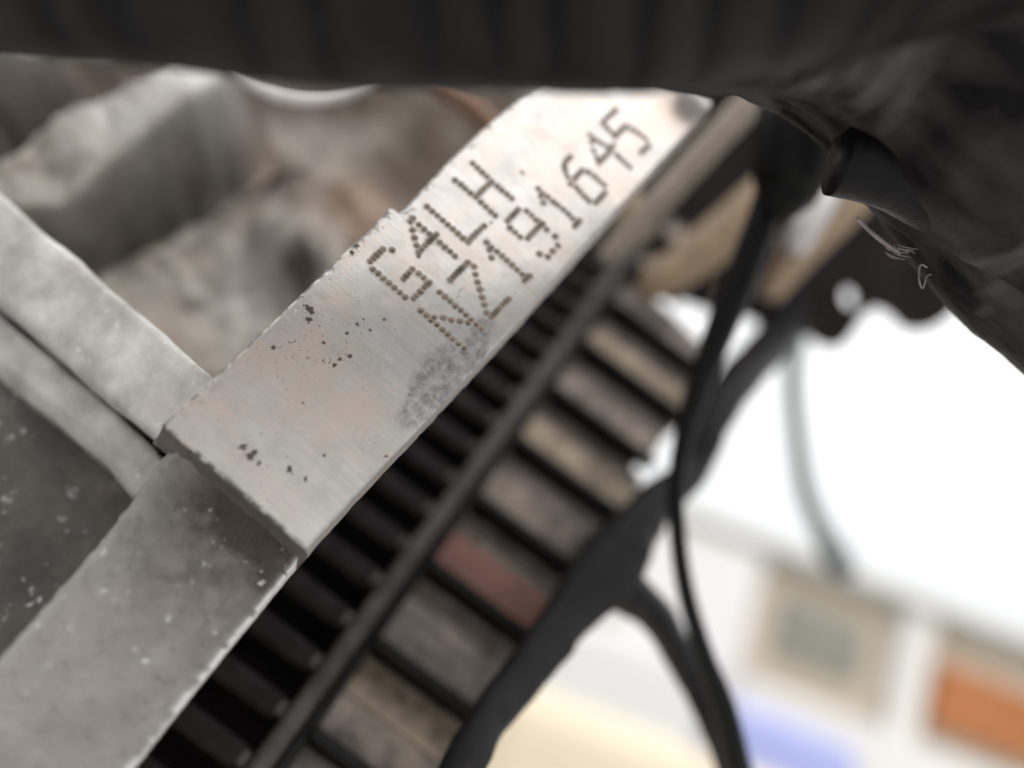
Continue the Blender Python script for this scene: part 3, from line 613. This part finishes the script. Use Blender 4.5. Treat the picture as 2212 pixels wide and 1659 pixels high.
pix_tube('main_hose', [(1735,630,268,5.6),(1690,712,230,5.6),(1612,800,190,5.0),(1545,900,176,4.3),(1492,1020,170,3.8),(1412,1088,162,4.5),(1352,1170,155,5.8),(1300,1248,148,6.6),(1222,1338,138,4.7),(1145,1440,128,3.8),(1065,1540,119,3.3),(1005,1650,111,3.1),(950,1770,105,3.2)], RUB, yh, fn=rough_skin(5, .16))
pix_tube('branch', [(1290,1235,148,4.0),(1350,1275,152,4.4),(1415,1330,157,3.9),(1465,1410,161,3.5),(1510,1500,163,3.3),(1555,1600,164,3.0),(1600,1720,164,3.0)], RUB, yh, fn=rough_skin(9, .14))
thing_tube('sensor_lead', 'thin pale grey lead hanging against the white sky', 'lead',
    [(1745,640,330,4),(1722,730,330,4),(1712,820,330,3.8),(1722,950,330,3.6),(1740,1060,330,3.8),(1772,1140,330,4.2),(1800,1195,330,6),(1830,1240,330,5)], simple('grey_lead', (.16,.18,.185), .4))

# dark panel of the bay behind the hoses, with ragged lower edge
PNM = frame(P(1700, 500, 250), R_*1, U_*1)
top = [(1230,560),(1330,640),(1400,655),(1445,632),(1545,668),(1575,690),(1612,678),(1650,690),(1662,745),(1700,722),(1745,712),(1770,726)]+[(1778+13*math.cos(a), 668+13*math.sin(a)) for a in np.linspace(1.6, 1.6+2*math.pi, 12)]+[(1770.5,726.5),(1790,742),(1815,750),(1840,725),(1868,680)]+[(1846+25*math.cos(a), 640+25*math.sin(a)) for a in np.linspace(1.1, 1.1+2*math.pi, 14)]+[(1868.5,679.5),(1905,655),(1945,672),(1980,708),(2010,712),(2045,690),(2090,640),(2300,560),(2500,200),(2100,-150),(1300,-150),(1150,300)]
tp = [hit(PNM, u, v, 0) for u, v in top]
pn = empty('bay_panel', PNM); tag(pn, 'dark dirty bay panel with a wavy lower edge against the sky', 'panel')
prism('panel', tp, [Vector((p.x, p.y, -9)) for p in tp], DARK, pn, 0, 3)

# ------------------------------------------------------------------ foreground: bellows hose and taped loom
CORR, t_, b_c = mat('dusty_shaded_bellows', (.02, .02, .02), .48, 0, .13)
a_ = nd(t_, 'ShaderNodeAttribute'); a_.attribute_name = 'pleat_shade'
c_ = mixc(t_, ramp(t_, noise(t_, coords(t_), .07, 5, .6), [(.35, .1), (.65, 1)]), (.004, .0035, .0045), (.018, .018, .0165))
c_ = mixc(t_, a_.outputs['Fac'], (.006, .0055, .007), c_); t_.links.new(c_, b_c.inputs['Base Color'])
bump(t_, b_c, noise(t_, coords(t_), 1.2, 6, .6), .1*MM)
bl = empty('bellows_hose', Matrix.Translation(P(900, -100, 62)))
tag(bl, 'large black corrugated bellows hose crossing the top edge, close and out of focus', 'hose')
def bell(name, path, sub, amp, per, mt, par, n=48):
    A = cat(path, sub); pts = [P(a[0], a[1], a[2]) for a in A]; org = par.matrix_world.translation
    d = np.concatenate([[0], np.cumsum([(pts[i+1]-pts[i]).length*1000 for i in range(len(pts)-1)])])
    me = tube_mesh(name, pts, [a[3]*MM for a in A], n, org); pleat_shade = []
    for k, v in enumerate(me.vertices):
        i = k//n; rv = v.co+org-pts[i]; wgt = max(.06, rv.normalized().dot(-fw))
        ph = 2*math.pi*(d[i]+1.6*math.sin(d[i]*.09)+.9*math.sin(d[i]*.41+1))/per + rv.normalized().dot(U_)*(1.2+1.0*math.sin(d[i]*.05))
        pk = abs(math.sin(ph/2))**.6; pleat_shade.append(max(0, pk-.35)/.65); v.co -= rv*(amp*wgt*(1-pk))  # pleat shading put into the colour: lighter peaks, dark valleys
    at = me.attributes.new('pleat_shade', 'FLOAT', 'POINT'); at.data.foreach_set('value', np.array(pleat_shade, np.float32))
    return link(name, me, mt, par)
bell('bellows', [(-500,-290,63,13),(-100,-250,63,13.2),(300,-225,63,13.2),(700,-180,64,13.4),(1100,-170,65,13.6),(1450,-165,66,13.6),(1800,-230,67,13.8),(2200,-330,68,13.8)], 60, .2, 6.3, CORR, bl)
lm = empty('taped_loom', Matrix.Translation(P(1950, 150, 88)))
tag(lm, 'thick black-brown wiring loom wrapped in cloth tape at the upper right', 'wiring loom')
TAPE, t_, b_t = mat('cloth_tape', (.03, .026, .026), .6, 0, .12)
a_t = nd(t_, 'ShaderNodeAttribute'); a_t.attribute_name = 'wrap'
def wn(sx, sy, det): 
    mp = nd(t_, 'ShaderNodeMapping'); mp.inputs['Scale'].default_value = (sx, sy, 1); t_.links.new(a_t.outputs['Vector'], mp.inputs[0])
    return noise(t_, mp.outputs[0], 1.0, det, .55)
st_ = wn(.5, 5.5, 4)
c_ = mixc(t_, ramp(t_, st_, [(.38, 0), (.62, 1)]), (.004, .0035, .0045), (.048, .041, .042))
c_ = mixc(t_, ramp(t_, wn(.8, 1.5, 3), [(.54, 0), (.70, .8)]), c_, (.12, .12, .115))
t_.links.new(c_, b_t.inputs['Base Color'])
p_ = bump(t_, b_t, st_, 1.2*MM, .7); bump(t_, b_t, noise(t_, coords(t_), 3.2, 4, .6), .10*MM, 1, p_)
def wrap(path, sub, seed, am):
    A = cat(path, sub); pts = [P(a[0], a[1], a[2]) for a in A]; n = 64
    V = np.array([[i*.09, k/n*9] for i in range(len(A)) for k in range(n)])
    nz = fbm(V[:, 0], np.abs(V[:, 1]-4.5)*2, seed, 4).reshape(len(A), n)
    fn = lambda i, an: 1+am*(nz[i, int(round(an/(2*math.pi)*n)) % n]-.5)
    me = tube_mesh('tape_wrap', pts, [a[3]*MM for a in A], n, lm.matrix_world.translation, fn)
    L_ = np.concatenate([[0], np.cumsum([(pts[i+1]-pts[i]).length*100 for i in range(len(pts)-1)])])
    uv = np.zeros((len(A)*n, 3), np.float32); uv[:, 0] = np.repeat(L_, n); kk = np.tile(np.arange(n), len(A)); uv[:, 1] = np.abs(kk-n/2)/n*2+seed
    at = me.attributes.new('wrap', 'FLOAT_VECTOR', 'POINT'); at.data.foreach_set('vector', uv.ravel())
    return link('tape_wrap', me, TAPE, lm)
wrap([(1150,-60,76,6),(1350,20,78,6.4),(1500,60,81,6.6),(1640,60,85,7),(1780,50,89,9.5),(1920,80,92,13),(2080,170,95,18),(2300,300,98,22),(2600,520,100,23)], 24, 3, .07)
wrap([(1520,110,98,3),(1640,150,99,4),(1760,190,100,5),(1900,290,101,6),(2040,420,101,8),(2200,560,101,10),(2400,740,102,10)], 24, 9, .1)
TAPEB = simple('glossy_tape', (.006, .0055, .007), .38, 0, .4, .2, .5*MM, .25, spec=.14)
pix_tube('sleeve', [(1806,348,94,4.2),(1880,364,94,4.2),(1960,392,95,4.3),(2060,450,97,4.6),(2180,540,100,5)], TAPEB, lm)


# frayed threads at the lower edge of the loom
THR = simple('frayed_thread', (.24, .21, .215), .8, 0, .3, .5)
def thread(path):
    org = lm.matrix_world.translation; A = cat(path, 6); pts = [P(a[0], a[1], a[2]) for a in A]
    link('frayed_thread', tube_mesh('frayed_thread', pts, [a[3]*MM for a in A], 6, org), THR, lm)
for i in range(9):
    u, v = 1925+random.uniform(-18, 18), 535+random.uniform(-10, 12)
    thread([(u, v, 99, .05), (u+random.uniform(8, 22), v+random.uniform(2, 12), 99, .07), (u+random.uniform(25, 55), v+random.uniform(4, 16), 99, .04)])
thread([(2003,578,99,.12),(1990,572,99,.12),(1985,588,99,.12),(1987,612,99,.12),(1994,622,99,.1),(2002,598,99,.1),(2012,592,99,.1)])
thread([(1850,470,99,.25),(1880,500,99,.3),(1915,528,99,.3),(1945,548,99,.2)])
# things glimpsed in the gap above the block
STEEL = simple('bright_steel', (.55, .52, .51), .28, .8, .15, .3)
thing_tube('clamp_ring', 'curved shiny metal clamp edge showing just under the bellows hose', 'clamp ring',
    [(500,140,150,.7),(535,172,150,1.3),(590,203,150,1.6),(655,218,150,1.7),(725,214,150,1.6),(780,192,150,1.3),(820,165,150,.7)], STEEL)
thing_tube('copper_pipe', 'short copper-brown pipe beside the far end of the number pad', 'pipe',
    [(930,180,165,1.6),(980,205,165,2.2),(1030,240,165,2.2),(1090,300,165,2.2)], simple('copper_brown', (.17, .095, .065), .5, .4, .2, .2))
